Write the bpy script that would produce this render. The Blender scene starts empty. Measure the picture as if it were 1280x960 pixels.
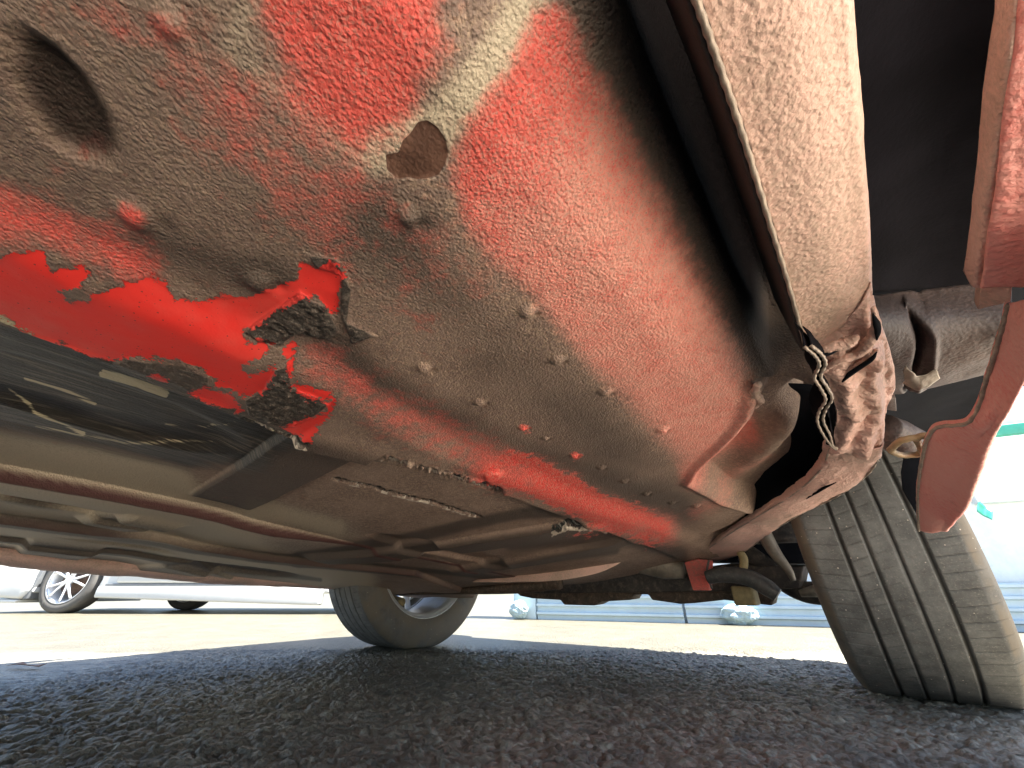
import bpy, bmesh, math, random
import numpy as np
from mathutils import Vector, noise as mnoise
random.seed(4); rng = np.random.default_rng(4)
R = math.radians
sc = bpy.context.scene
# ------------------------------------------------------------------ camera
FPX, PITCH, AZ, CH = 482.0, R(28.6), R(40.0), 0.19
cam_d = bpy.data.cameras.new('camera'); cam = bpy.data.objects.new('camera', cam_d)
sc.collection.objects.link(cam); sc.camera = cam
cam_d.sensor_width = 36; cam_d.lens = 36*FPX/1280
cam_d.clip_start = 0.01; cam_d.clip_end = 500
cam.location = (0, 0, CH); cam.rotation_euler = (math.pi/2+PITCH, 0, AZ)
# ------------------------------------------------------------------ sky, sun, exposure
SUN_DIR = Vector((0.42, 0.16, 1.0)).normalized()          # towards the sun
w = bpy.data.worlds.new('World'); sc.world = w; w.use_nodes = True
nt = w.node_tree; sky = nt.nodes.new('ShaderNodeTexSky'); sky.sky_type = 'NISHITA'; sky.sun_disc = False
sky.sun_elevation = math.asin(SUN_DIR.z); sky.sun_rotation = math.atan2(SUN_DIR.x, SUN_DIR.y)
bg = nt.nodes['Background']; bg.inputs['Strength'].default_value = 0.065
nt.links.new(sky.outputs[0], bg.inputs['Color'])
sl = bpy.data.lights.new('sun', 'SUN'); so = bpy.data.objects.new('sun', sl); sc.collection.objects.link(so)
sl.energy = 4.8; sl.angle = R(0.5); sl.color = (1, .95, .86)
so.rotation_euler = SUN_DIR.to_track_quat('Z', 'Y').to_euler()
vs = sc.view_settings; vs.view_transform = 'Standard'; vs.look = 'None'; vs.gamma = 1; vs.exposure = 2.75
sc.cycles.max_bounces = 8; sc.cycles.diffuse_bounces = 5; sc.cycles.sample_clamp_indirect = 8

# ------------------------------------------------------------------ helpers
def ray(px, py):
    X = px-640; Y = 480-py
    U = Y*math.cos(PITCH)+FPX*math.sin(PITCH); F = FPX*math.cos(PITCH)-Y*math.sin(PITCH)
    return X*math.cos(AZ)-F*math.sin(AZ), X*math.sin(AZ)+F*math.cos(AZ), U
def at_z(px, py, z):
    a, b, c = ray(px, py); t = (z-CH)/c; return (a*t, b*t, z)
def at_y(px, py, y):
    a, b, c = ray(px, py); t = y/b; return (a*t, y, CH+c*t)
def at_x(px, py, x):
    a, b, c = ray(px, py); t = x/a; return (x, b*t, CH+c*t)
def proj(x, y, z):
    dz = z-CH
    X = x*math.cos(AZ)+y*math.sin(AZ); F = -x*math.sin(AZ)+y*math.cos(AZ)
    Zc = F*math.cos(PITCH)+dz*math.sin(PITCH); Yc = dz*math.cos(PITCH)-F*math.sin(PITCH)
    Zc = np.where(Zc < .02, .02, Zc) if isinstance(Zc, np.ndarray) else max(Zc, .02)
    return 640+FPX*X/Zc, 480-FPX*Yc/Zc
def ss(t):
    t = np.clip(t, 0, 1); return t*t*(3-2*t)
def link(o, parent=None):
    sc.collection.objects.link(o)
    if parent: o.parent = parent
    return o
def mesh_obj(name, verts, faces, mat, parent=None, smooth=False):
    me = bpy.data.meshes.new(name)
    if isinstance(verts, np.ndarray) and isinstance(faces, np.ndarray):
        nv, nf = len(verts), len(faces); k = faces.shape[1]
        me.vertices.add(nv); me.vertices.foreach_set('co', verts.astype(np.float32).ravel())
        me.loops.add(nf*k); me.loops.foreach_set('vertex_index', faces.astype(np.int32).ravel())
        me.polygons.add(nf); me.polygons.foreach_set('loop_start', np.arange(0, nf*k, k, dtype=np.int32))
        me.update(calc_edges=True)
    else:
        me.from_pydata([tuple(v) for v in verts], [], [tuple(f) for f in faces]); me.update()
    if smooth: me.polygons.foreach_set('use_smooth', np.ones(len(me.polygons), bool))
    if mat: me.materials.append(mat)
    return link(bpy.data.objects.new(name, me), parent)
def empty(name, loc=(0, 0, 0), rz=0, parent=None):
    o = bpy.data.objects.new(name, None); o.location = loc; o.rotation_euler = (0, 0, rz); o.empty_display_size = .1
    return link(o, parent)
def tag(o, label=None, cat=None, group=None, kind=None):
    if label: o['label'] = label
    if cat: o['category'] = cat
    if group: o['group'] = group
    if kind: o['kind'] = kind
    return o
def grid_faces(nu, nv):
    i = np.arange(nu-1)[:, None]*nv+np.arange(nv-1)[None, :]
    return np.stack([i, i+1, i+nv+1, i+nv], -1).reshape(-1, 4)
def cr(P, n):
    """Catmull-Rom through the rows of P (k,3) -> (n,3)"""
    P = np.asarray(P, float); k = len(P)
    if k == 2: return P[0]+(P[1]-P[0])*np.linspace(0, 1, n)[:, None]
    Q = np.vstack([2*P[0]-P[1], P, 2*P[-1]-P[-2]])
    t = np.linspace(0, k-1, n); i = np.minimum(t.astype(int), k-2); u = (t-i)[:, None]
    a, b, c, d = Q[i], Q[i+1], Q[i+2], Q[i+3]
    return .5*((2*b)+(c-a)*u+(2*a-5*b+4*c-d)*u**2+(3*b-a-3*c+d)*u**3)
def fbm(P, scale, octs=4, seed=0.0, gain=.5):
    """smooth value noise on (n,3) points, -1..1"""
    out = np.zeros(len(P)); amp = 1; tot = 0
    for o in range(octs):
        q = P*scale*(2**o)+seed+o*17.3
        i = np.floor(q).astype(np.int64); f = q-i; f = f*f*(3-2*f)
        acc = 0
        for dx in (0, 1):
            for dy in (0, 1):
                for dz in (0, 1):
                    h = (i[:, 0]+dx)*374761393+(i[:, 1]+dy)*668265263+(i[:, 2]+dz)*2147483647
                    h = (h ^ (h >> 13))*1274126177; h = (h ^ (h >> 16)) & 0xffff
                    wgt = (f[:, 0] if dx else 1-f[:, 0])*(f[:, 1] if dy else 1-f[:, 1])*(f[:, 2] if dz else 1-f[:, 2])
                    acc = acc+wgt*(h/32767.5-1)
        out += amp*acc; tot += amp; amp *= gain
    return out/tot
def solid(o, t, off=0.0):
    m = o.modifiers.new('thickness', 'SOLIDIFY'); m.thickness = t; m.offset = off; return o
def patch(name, curves, mat, parent=None, nu=40, nv=60, disp=None, thick=0.0, off=0.0, smooth=True):
    """sheet through hand-set curves (each a list of 3-D points), optional displacement fn(P,u,v)->(n,3)"""
    C = np.array([cr(c, nv) for c in curves])
    G = np.stack([cr(C[:, j], nu) for j in range(nv)], 1)
    P = G.reshape(-1, 3)
    if disp is not None:
        u, v = np.meshgrid(np.linspace(0, 1, nu), np.linspace(0, 1, nv), indexing='ij')
        P = P+disp(P, u.ravel(), v.ravel())
    o = mesh_obj(name, P, grid_faces(nu, nv), mat, parent, smooth)
    if thick: solid(o, thick, off)
    return o
def tube(name, pts, r, mat, parent=None, n=40, k=14, wob=0.0, caps=True):
    C = cr(np.array(pts, float), n); rr = np.interp(np.linspace(0, 1, n), np.linspace(0, 1, len(r)), r) if hasattr(r, '__len__') else np.full(n, r)
    T = np.gradient(C, axis=0); T /= np.linalg.norm(T, axis=1)[:, None]
    V = []; up = np.array([0, 0, 1.]) if abs(T[0, 2]) < .9 else np.array([1., 0, 0])
    for i in range(n):
        s = np.cross(T[i], up); s /= np.linalg.norm(s); b = np.cross(s, T[i])
        for j in range(k):
            a = 2*math.pi*j/k; V.append(C[i]+(s*math.cos(a)+b*math.sin(a))*rr[i]*(1+wob*math.sin(i*1.3+j*2)))
    F = [(i*k+j, i*k+(j+1) % k, (i+1)*k+(j+1) % k, (i+1)*k+j) for i in range(n-1) for j in range(k)]
    if caps: F += [tuple(range(k))[::-1], tuple((n-1)*k+j for j in range(k))]
    return mesh_obj(name, V, F, mat, parent, True)
def slab(name, pts3, d, mat, parent=None, bev=0.0):
    """closed outline of 3-D points given real depth d (vector)"""
    n = len(pts3); A = [Vector(p) for p in pts3]; B = [p+Vector(d) for p in A]
    o = mesh_obj(name, A+B, [tuple(range(n)), tuple(range(2*n-1, n-1, -1))]+[(i, i+n, (i+1) % n+n, (i+1) % n) for i in range(n)], mat, parent)
    bm = bmesh.new(); bm.from_mesh(o.data); bmesh.ops.recalc_face_normals(bm, faces=bm.faces)
    bm.to_mesh(o.data); bm.free()
    if bev:
        m = o.modifiers.new('bevel', 'BEVEL'); m.width = bev; m.segments = 3; m.limit_method = 'ANGLE'
        o.data.polygons.foreach_set('use_smooth', np.ones(len(o.data.polygons), bool))
    return o
def box(name, lo, hi, mat, parent=None, bev=0.004):
    (a, b, c), (d, e, f) = lo, hi
    return slab(name, [(a, b, c), (d, b, c), (d, e, c), (a, e, c)], (0, 0, f-c), mat, parent, bev)
def revolve(name, prof, mat, parent=None, n=96, axis='x', close=False):
    P = np.array(prof, float); m = len(P); t = np.linspace(0, 2*np.pi, n, endpoint=False)
    V = np.stack([np.broadcast_to(P[None, :, 0], (n, m)), P[None, :, 1]*np.sin(t)[:, None], -P[None, :, 1]*np.cos(t)[:, None]], -1).reshape(-1, 3)
    F = [(i*m+j, i*m+j+1, ((i+1) % n)*m+j+1, ((i+1) % n)*m+j) for i in range(n) for j in range(m-1)]
    if close: F += [(i*m+m-1, i*m, ((i+1) % n)*m, ((i+1) % n)*m+m-1) for i in range(n)]
    return mesh_obj(name, V, F, mat, parent, True)

# ------------------------------------------------------------------ node material helpers
class NM:
    def __init__(s, name):
        s.m = bpy.data.materials.new(name); s.m.use_nodes = True; s.t = s.m.node_tree
        s.b = s.t.nodes['Principled BSDF']; s.co = s.t.nodes.new('ShaderNodeTexCoord').outputs['Object']
    def n(s, ty, **k):
        x = s.t.nodes.new(ty)
        for a, b in k.items(): setattr(x, a, b)
        return x
    def l(s, a, b): s.t.links.new(a, b)
    def val(s, inp, v):
        if hasattr(v, 'links') or isinstance(v, bpy.types.NodeSocket): s.l(v, inp)
        else: inp.default_value = v
    def math(s, op, a, b=0.0, c=0.0, clamp=False):
        x = s.n('ShaderNodeMath', operation=op, use_clamp=clamp)
        s.val(x.inputs[0], a); s.val(x.inputs[1], b)
        if op in ('MULTIPLY_ADD', 'SMOOTH_MIN', 'SMOOTH_MAX', 'COMPARE'): s.val(x.inputs[2], c)
        return x.outputs[0]
    def noise(s, scale, detail=4, rough=.55, vec=None, dist=0.0):
        x = s.n('ShaderNodeTexNoise'); x.inputs['Scale'].default_value = scale; x.inputs['Detail'].default_value = detail
        x.inputs['Roughness'].default_value = rough; x.inputs['Distortion'].default_value = dist
        s.l(vec or s.co, x.inputs['Vector']); return x.outputs['Fac']
    def voro(s, scale, feat='F1', vec=None, out='Distance'):
        x = s.n('ShaderNodeTexVoronoi', feature=feat); x.inputs['Scale'].default_value = scale
        s.l(vec or s.co, x.inputs['Vector']); return x.outputs[out]
    def scaled(s, v):
        x = s.n('ShaderNodeMapping'); x.inputs['Scale'].default_value = v; s.l(s.co, x.inputs['Vector']); return x.outputs[0]
    def mix(s, f, a, b):
        x = s.n('ShaderNodeMix', data_type='RGBA'); s.val(x.inputs['Factor'], f)
        for i, c in ((6, a), (7, b)):
            if isinstance(c, tuple): x.inputs[i].default_value = (*c, 1)
            else: s.l(c, x.inputs[i])
        return x.outputs[2]
    def fmix(s, f, a, b):
        x = s.n('ShaderNodeMix', data_type='FLOAT'); s.val(x.inputs[0], f); s.val(x.inputs[2], a); s.val(x.inputs[3], b); return x.outputs[0]
    def ramp(s, v, lo, hi):
        x = s.n('ShaderNodeMapRange', interpolation_type='SMOOTHSTEP'); s.val(x.inputs[0], v)
        x.inputs[1].default_value = lo; x.inputs[2].default_value = hi; return x.outputs[0]
    def attr(s, name):
        x = s.n('ShaderNodeAttribute', attribute_name=name); return x.outputs['Fac']
    def bump(s, h, dist=.001, strength=1.0, prev=None):
        x = s.n('ShaderNodeBump'); x.inputs['Distance'].default_value = dist; s.val(x.inputs['Strength'], strength)
        s.l(h, x.inputs['Height'])
        if prev: s.l(prev, x.inputs['Normal'])
        return x.outputs[0]
    def done(s, col, rough, nor=None, metal=0.0, spec=.5):
        s.val(s.b.inputs['Base Color'], (*col, 1) if isinstance(col, tuple) else col)
        s.val(s.b.inputs['Roughness'], rough); s.val(s.b.inputs['Metallic'], metal)
        s.b.inputs['Specular IOR Level'].default_value = spec
        if nor: s.l(nor, s.b.inputs['Normal'])
        return s.m
def peel(k, s=1.0):
    """height of a sprayed stone-guard skin: rounded grains"""
    v = k.voro(420*s, 'SMOOTH_F1'); n = k.noise(900*s, 3, .6); n2 = k.noise(170*s, 3, .6)
    return k.math('ADD', k.math('MULTIPLY', v, -1.0), k.math('ADD', k.math('MULTIPLY', n, .6), k.math('MULTIPLY', n2, 1.1)))

def mat_spray(name, base, over, amount=.5, rough=.62, s=1.0, bd=.0011, red=None):
    k = NM(name); h = peel(k, s)
    big = k.noise(9*s, 5, .6); fine = k.noise(260*s, 4, .7)
    f = k.ramp(k.math('ADD', k.math('MULTIPLY', big, 1.2), k.math('MULTIPLY', fine, .8)), 1.0-amount*.6, 1.55-amount*.6)
    c = k.mix(f, base, over)
    dirt = k.ramp(k.noise(38*s, 6, .7), .58, .78)
    c = k.mix(k.math('MULTIPLY', dirt, .45), c, (base[0]*.5, base[1]*.48, base[2]*.45))
    if red: c = k.mix(k.ramp(k.noise(14, 5, .65, dist=.6), .52, .68), c, red)
    return k.done(c, rough, k.bump(h, bd, .8))
def mat_plain(name, col, rough=.5, metal=0.0, var=.35, sc_=30, bd=.0, bs=400, dust=None, spec=.5):
    k = NM(name); n = k.noise(sc_, 6, .65)
    dark = tuple(c*(1-var) for c in col); c = k.mix(k.ramp(n, .3, .7), dark, col)
    if dust: c = k.mix(k.math('MULTIPLY', k.ramp(k.noise(sc_*2.3, 6, .7), .45, .75), dust[1]), c, dust[0])
    r = k.fmix(n, rough*.8, min(1, rough*1.2))
    return k.done(c, r, k.bump(k.noise(bs, 5, .65), bd, .8) if bd else None, metal, spec)

M = {}
M['sill'] = mat_spray('sill_stone_guard', (.46, .33, .25), (.74, .47, .38), .55)
M['crush'] = mat_spray('crushed_metal_paint', (.50, .34, .27), (.78, .48, .40), .6, .6, 1.0, .0016)
M['tube'] = mat_spray('rocker_tube_paint', (.045, .030, .027), (.10, .066, .056), .4, .6, 1, .0006)
M['fender'] = mat_spray('fender_red_guard', (.86, .23, .20), (.92, .42, .36), .6, .42, .8, .0014)
M['edge'] = mat_plain('bare_metal_lip', (.50, .40, .32), .45, .2, .45, 120, .0004, 900)
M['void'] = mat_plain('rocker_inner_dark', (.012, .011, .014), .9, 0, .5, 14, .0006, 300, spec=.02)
M['flange'] = mat_plain('flange_side', (.030, .022, .020), .7, 0, .5, 40, .0006, 300)  # near-black side carries the valley's shade in its colour
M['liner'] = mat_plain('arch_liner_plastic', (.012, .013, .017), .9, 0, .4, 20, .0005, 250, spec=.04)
M['under'] = mat_plain('underbody_black_metal', (.05, .040, .034), .6, .1, .6, 25, .002, 130, ((.20, .15, .11), .6))
M['rusty'] = mat_plain('rusty_subframe', (.10, .065, .045), .7, .1, .6, 40, .002, 160, ((.26, .18, .12), .6))
M['tin'] = mat_plain('dusty_pale_metal', (.34, .29, .23), .5, .2, .5, 30, .001, 200)
M['rub'] = mat_plain('black_hose_rubber', (.055, .055, .055), .5, 0, .4, 50, .0004, 500, ((.2, .18, .15), .4))
M['red_chip'] = mat_spray('bracket_red_overspray', (.22, .12, .09), (.62, .10, .08), .7, .5, .6, .002)
M['clip'] = mat_plain('yellowed_clip', (.62, .42, .22), .5, 0, .4, 80, .0005, 400)
M['body_red'] = mat_plain('red_body_paint', (.50, .012, .010), .25, 0, .08, 5)
M['glass'] = mat_plain('tinted_car_glass', (.02, .025, .03), .05, 0, .1, 5)
M['rim'] = mat_plain('silver_wheel_alloy', (.80, .81, .82), .35, .35, .12, 20)
M['disc'] = mat_plain('brake_disc_rust', (.16, .10, .07), .5, .5, .4, 60)
M['white'] = mat_plain('white_car_paint', (.55, .56, .55), .22, 0, .03, 5)
M['white_trim'] = mat_plain('grey_trim', (.16, .17, .18), .5, 0, .2, 20)
M['ochre'] = mat_plain('ochre_bush', (.36, .28, .13), .55, 0, .4, 60)
# ---- tyre rubber
def mat_tyre():
    k = NM('tyre_rubber'); n = k.noise(22, 6, .7); f = k.noise(300, 5, .7)
    c = k.mix(k.ramp(n, .3, .72), (.080, .079, .076), (.160, .157, .150))
    c = k.mix(k.ramp(f, .52, .75), c, (.23, .215, .19))
    c = k.mix(k.attr('groove'), c, (.045, .042, .038))
    c = k.mix(k.math('MULTIPLY', k.attr('side'), k.ramp(k.noise(9, 5, .6), .3, .6)), c, (.17, .14, .105))
    stones = k.ramp(k.math('MULTIPLY', k.voro(60), -1.0), -.085, -.05)
    c = k.mix(stones, c, (.55, .48, .40))
    return k.done(c, .78, k.bump(k.math('ADD', f, k.math('MULTIPLY', n, 2.0)), .0006, .7))
M['tyre'] = mat_tyre()

# ------------------------------------------------------------------ ground
def mat_ground():
    k = NM('worn_asphalt')
    wv = k.n('ShaderNodeVectorMath', operation='ADD')
    n0 = k.n('ShaderNodeTexNoise'); n0.inputs['Scale'].default_value = 60; k.l(k.co, n0.inputs['Vector'])
    sclv = k.n('ShaderNodeVectorMath', operation='SCALE'); k.l(n0.outputs['Color'], sclv.inputs[0]); sclv.inputs['Scale'].default_value = .008
    k.l(k.co, wv.inputs[0]); k.l(sclv.outputs[0], wv.inputs[1]); v = wv.outputs[0]
    cell = k.voro(115, 'F1', v, 'Color'); d = k.voro(115, 'F1', v)
    sep = k.n('ShaderNodeSeparateColor'); k.l(cell, sep.inputs[0])
    big = k.noise(2.2, 5, .6); mid = k.noise(16, 5, .6)
    c = k.mix(sep.outputs[0], (.225, .200, .148), (.46, .415, .32))
    c = k.mix(k.ramp(sep.outputs[1], .93, .97), c, (.50, .45, .37))
    c = k.mix(k.ramp(big, .40, .62), c, (.22, .206, .165))
    c = k.mix(k.ramp(mid, .5, .75), c, (.125, .117, .095))
    # asphalt past the car's shadow edge, coloured darker so direct sun stays in range
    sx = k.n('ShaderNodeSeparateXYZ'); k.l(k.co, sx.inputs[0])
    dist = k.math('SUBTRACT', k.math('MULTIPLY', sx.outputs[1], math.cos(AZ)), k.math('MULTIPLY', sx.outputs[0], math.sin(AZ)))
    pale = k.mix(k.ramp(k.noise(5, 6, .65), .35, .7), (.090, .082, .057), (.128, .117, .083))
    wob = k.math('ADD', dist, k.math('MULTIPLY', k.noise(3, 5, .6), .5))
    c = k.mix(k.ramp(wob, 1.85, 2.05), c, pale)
    h = k.math('SUBTRACT', k.math('MULTIPLY', k.noise(420, 5, .7), .7), k.math('MULTIPLY', d, .9))
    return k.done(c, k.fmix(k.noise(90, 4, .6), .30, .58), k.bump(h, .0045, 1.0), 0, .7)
M['ground'] = mat_ground()
def axis_coords(lo, hi, step, far, n):
    core = np.arange(lo, hi, step); g = (far)**(np.linspace(0, 1, n+1)[1:])
    tail = (g-1)/(g[-1]-1)
    k = np.linspace(0, 1, n+1)[1:]; tail = step*n*k+(70-step*n)*k**5
    return np.concatenate([(lo-tail)[::-1], core, hi+tail])
gx = axis_coords(-1.1, 1.0, .0036, 70, 60); gy = axis_coords(.40, 1.75, .0042, 70, 60)
GX, GY = np.meshgrid(gx, gy, indexing='ij')           # X right, Y forward of the camera foot
def worley(x, y, s, seed):
    q = np.stack([x, y], -1)/s; i = np.floor(q).astype(np.int64); best = np.full(x.shape, 9.0); hv = np.zeros(x.shape)
    for dx in (-1, 0, 1):
        for dy in (-1, 0, 1):
            c = i+np.array([dx, dy]); h = c[..., 0]*73856093 ^ c[..., 1]*19349663 ^ seed
            h = (h ^ (h >> 11))*2654435761 & 0xffffffff
            a = ((h >> 3) & 1023)/1023; b = ((h >> 13) & 1023)/1023; e = ((h >> 22) & 255)/255
            d = (q[..., 0]-c[..., 0]-a)**2+(q[..., 1]-c[..., 1]-b)**2
            m = d < best; best = np.where(m, d, best); hv = np.where(m, e, hv)
    return np.sqrt(best), hv
P2 = np.stack([GX.ravel(), GY.ravel(), np.zeros(GX.size)], -1)
wx = fbm(P2, 40, 2, 3.0).reshape(GX.shape)*.006; wy = fbm(P2, 40, 2, 9.0).reshape(GX.shape)*.006
d1, h1 = worley(GX+wx, GY+wy, .0125, 77); d2, h2 = worley(GX+wy, GY+wx, .026, 5)
fade = ss((2.2-GY)/.6)*ss((1.5-abs(GX))/.4)*ss((GY-.3)/.1)
gz = ((1-np.clip(d1, 0, 1)**2)*.0062*(.25+h1)+(1-np.clip(d2, 0, 1)**2)*.0055*h2-.006)*fade
gz += fbm(P2, 5, 3, 1.0).reshape(GX.shape)*.004*fade
ca, sa = math.cos(AZ), math.sin(AZ)
Vg = np.stack([GX*ca-GY*sa, GX*sa+GY*ca, gz-.001], -1).reshape(-1, 3)
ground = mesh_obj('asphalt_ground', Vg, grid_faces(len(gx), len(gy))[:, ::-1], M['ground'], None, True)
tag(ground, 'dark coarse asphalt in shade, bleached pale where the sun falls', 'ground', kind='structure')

pv = slab('bounce_pavement', [(.44, -9, -.02), (3.2, -9, -.02), (3.2, 2.3, -.02), (.44, 2.3, -.02)], (0, 0, .05), mat_plain('pale_bounce_concrete', (.70, .64, .54), .8, 0, .2, 6, .002, 120), None, .01)  # out of view; added to bounce sunlight onto the underside
tag(pv, 'unseen pale ground slab added to bounce sunlight under the red car', 'bounce_pavement', kind='structure')

# ------------------------------------------------------------------ the red car
car = tag(empty('red_car', (-.75, 0, 0)), 'damaged red car seen from underneath, its floor paint flaking and overspray faded', 'car')
def part(o):
    o.parent = car; o.matrix_parent_inverse = car.matrix_basis.inverted() if False else o.matrix_parent_inverse
    return o
CARX = -.75
class _P: pass
# parts are modelled in world metres; this offset places them under the car's Empty
def adopt(o, parent=None):
    if parent is None: o.parent = car; o.location.x -= CARX
    else: o.parent = parent
    return o

def z0(x, y):
    return .375+.055*x-.03*y-.055*np.maximum(y, -.3)*ss(-x/.8)
def on_floor(px, py, dz=0.0):
    z = .35
    for _ in range(25):
        a, b, c = ray(px, py); t = (z-CH)/c; z = .5*z+.5*(float(z0(a*t, b*t))+dz)
        z = max(z, CH+.012)
    return (a*t, b*t, z)
def seg_sd(X, Y, poly, closed=True):
    """signed distance (inside +) to a polygon, or distance to a polyline"""
    P = np.array(poly, float); n = len(P); best = np.full(X.shape, 1e9); ins = np.zeros(X.shape, bool)
    rng_ = range(n) if closed else range(n-1)
    for i in rng_:
        a, b = P[i], P[(i+1) % n]; e = b-a; L = max(e@e, 1e-12)
        t = np.clip(((X-a[0])*e[0]+(Y-a[1])*e[1])/L, 0, 1)
        best = np.minimum(best, (X-a[0]-e[0]*t)**2+(Y-a[1]-e[1]*t)**2)
        if closed:
            c = (a[1] > Y) != (b[1] > Y)
            ins ^= c & (X < e[0]*(Y-a[1])/(e[1] if abs(e[1]) > 1e-12 else 1e-12)+a[0])
    d = np.sqrt(best)
    return np.where(ins, d, -d) if closed else d
def nonuni(vals):
    """cumulative coordinates from (value, step) knots"""
    out = [vals[0][0]]
    xs = [v for v, _ in vals]; st = [s for _, s in vals]
    while out[-1] < xs[-1]: out.append(out[-1]+np.interp(out[-1], xs, st))
    return np.array(out)
fx = nonuni([(-1.66, .0045), (-1.0, .0026), (-.5, .0018), (-.3, .0011), (-.1, .0009), (.022, .0009)])
fy = nonuni([(-.42, .004), (-.15, .0013), (.1, .0012), (.4, .0018), (.7, .0024), (1.3, .004)])
FX, FY = np.meshgrid(fx, fy, indexing='ij')
Z = z0(FX, FY)
bx, by = proj(FX, FY, Z)                                # where the plain sheet lies in the reference view, used to read off stain shapes
# --- valley beside the sill
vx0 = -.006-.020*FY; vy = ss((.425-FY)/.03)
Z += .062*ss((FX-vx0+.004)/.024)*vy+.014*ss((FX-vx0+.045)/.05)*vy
Z += .012*ss((FX+.075)/.05)*ss((.45-FY)/.2)
# --- front recess beyond the pan's curled front lip, and the torque box in it
lip = [on_floor(*q)[:2] for q in [(1010, 478), (950, 484), (935, 520), (902, 560), (872, 588), (862, 604), (900, 625), (950, 640), (1040, 640), (1100, 500)]]
sl_ = seg_sd(FX, FY, lip)
Z += .035*ss(sl_/.030)*(FX > -.3)
Z -= .006*np.exp(-((sl_+.004)/.006)**2)*(FX > -.3)
ridge = [on_floor(*q)[:2] for q in [(1005, 545), (975, 562), (945, 600), (905, 640), (860, 655)]]
dr = seg_sd(FX, FY, ridge, False)
Z -= .028*np.exp(-(dr/.026)**2)*ss((FY-.46)/.10)*ss((.86-FY)/.30)
gap = [on_floor(*q)[:2] for q in [(1035, 520), (1030, 590), (980, 625), (935, 655), (905, 668)]]
Z += .05*np.exp(-(seg_sd(FX, FY, gap, False)/.022)**2)*ss((FY-.42)/.08)
# --- oval access hole
hole = [on_floor(*q)[:2] for q in [(8, 45), (30, 36), (70, 60), (110, 100), (142, 150), (152, 190), (138, 204), (100, 198), (62, 178), (35, 140), (12, 100)]]
sh = seg_sd(FX, FY, hole)
Z += .0065*ss(sh/.012+.3)-.0002*np.exp(-((sh+.0022)/.0016)**2)
# --- drain plug
plug = [on_floor(*q)[:2] for q in [(482, 193), (498, 190), (504, 174), (513, 166), (522, 153), (534, 151), (547, 160), (557, 176), (560, 192), (556, 206), (548, 219), (535, 223), (522, 224), (509, 221), (498, 224), (484, 212)]]
sp = seg_sd(FX, FY, plug)
Z += .0006*ss(sp/.0012+.3)-.0001*np.exp(-((sp+.0012)/.0008)**2)
Z -= .0012*np.exp(-(np.hypot(FX-plug[2][0], FY-plug[2][1]-.004)/.008)**2)
# --- pressed weld dimples
def dimple(px, py, r, h, sx=1.0):
    global Z
    r *= .84
    x, y, _ = on_floor(px, py); h *= .85; m = (abs(FX-x) < r*4) & (abs(FY-y) < r*4)
    d = np.hypot((FX[m]-x)*sx, FY[m]-y)/r
    Z[m] += -h*np.exp(-d**3)+h*.5*np.exp(-((np.hypot((FX[m]-x-.25*r), FY[m]-y-r*1.2)/r)/.7)**2)
for q in [(512, 270, .0062, .0045), (660, 388, .0062, .0055), (697, 449, .0065, .005), (757, 489, .007, .005), (828, 535, .007, .006),
          (530, 461, .0065, .005), (600, 503, .0065, .0048), (654, 536, .006, .0045), (682, 549, .005, .004), (718, 570, .006, .0045),
          (752, 585, .0065, .0045), (780, 600, .007, .005), (808, 617, .007, .005), (840, 628, .008, .005), (172, 264, .010, .0045), (325, 350, .009, .005),
          (880, 600, .007, .004), (215, 28, .006, .0028), (870, 632, .009, .006)]: dimple(*q)
# --- side edge of the pan (line of the outer kick-up) and the recessed well with transverse ribs
e4 = np.array([on_floor(*q)[:2] for q in [(-300, 260), (0, 388), (110, 428), (200, 468), (300, 512), (385, 545), (485, 572), (640, 615), (840, 690)]])
xe = np.interp(FY, e4[:, 1], e4[:, 0]); s4 = xe-FX
Z += .012*ss(s4/.012)*(1-.6*ss(s4/.35))*(1-.85*ss((FY-.19)/.08))
soft = np.array([on_floor(*q)[:2] for q in [(-300, 190), (0, 262), (200, 360), (435, 480), (560, 560), (700, 612), (845, 662)]])
xs_ = np.interp(FY, soft[:, 1], soft[:, 0]); Z -= .010*ss((xs_-FX)/.05+.5)*(1-ss(s4/.02))
def seg_rib(a, b, w, h, taper=.012):
    global Z
    A = np.array(on_floor(*a)[:2]); B = np.array(on_floor(*b)[:2]); e = B-A; L = np.linalg.norm(e); e /= L
    u = (FX-A[0])*e[0]+(FY-A[1])*e[1]; v = (FX-A[0])*-e[1]+(FY-A[1])*e[0]
    m = ss((w-abs(v))/taper)*ss((u+.01)/.08)*ss((L-u)/.05); Z -= h*m; return m
rib1 = seg_rib((455, 536), (268, 632), .046, .009, .008)
rib2 = seg_rib((760, 652), (385, 697), .050, .014, .022)
rib3 = seg_rib((215, 640), (120, 657), .05, .014, .02)
rib4 = seg_rib((800, 672), (560, 712), .05, .012, .03)
rib5 = seg_rib((90, 677), (60, 695), .07, .012, .02)
rib6 = seg_rib((250, 705), (180, 716), .08, .012, .02)
# oval swages in the middle tray
for (q, rx, ry, h) in [((50, 627), .045, .17, .010), ((155, 680), .05, .10, .008), ((300, 712), .08, .16, .014), ((120, 520), .06, .12, .005), ((560, 690), .05, .2, .012)]:
    x, y, _ = on_floor(*q); d = np.hypot((FX-x)/rx, (FY-y)/ry); Z += h*ss((1.15-d)/.3)
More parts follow.
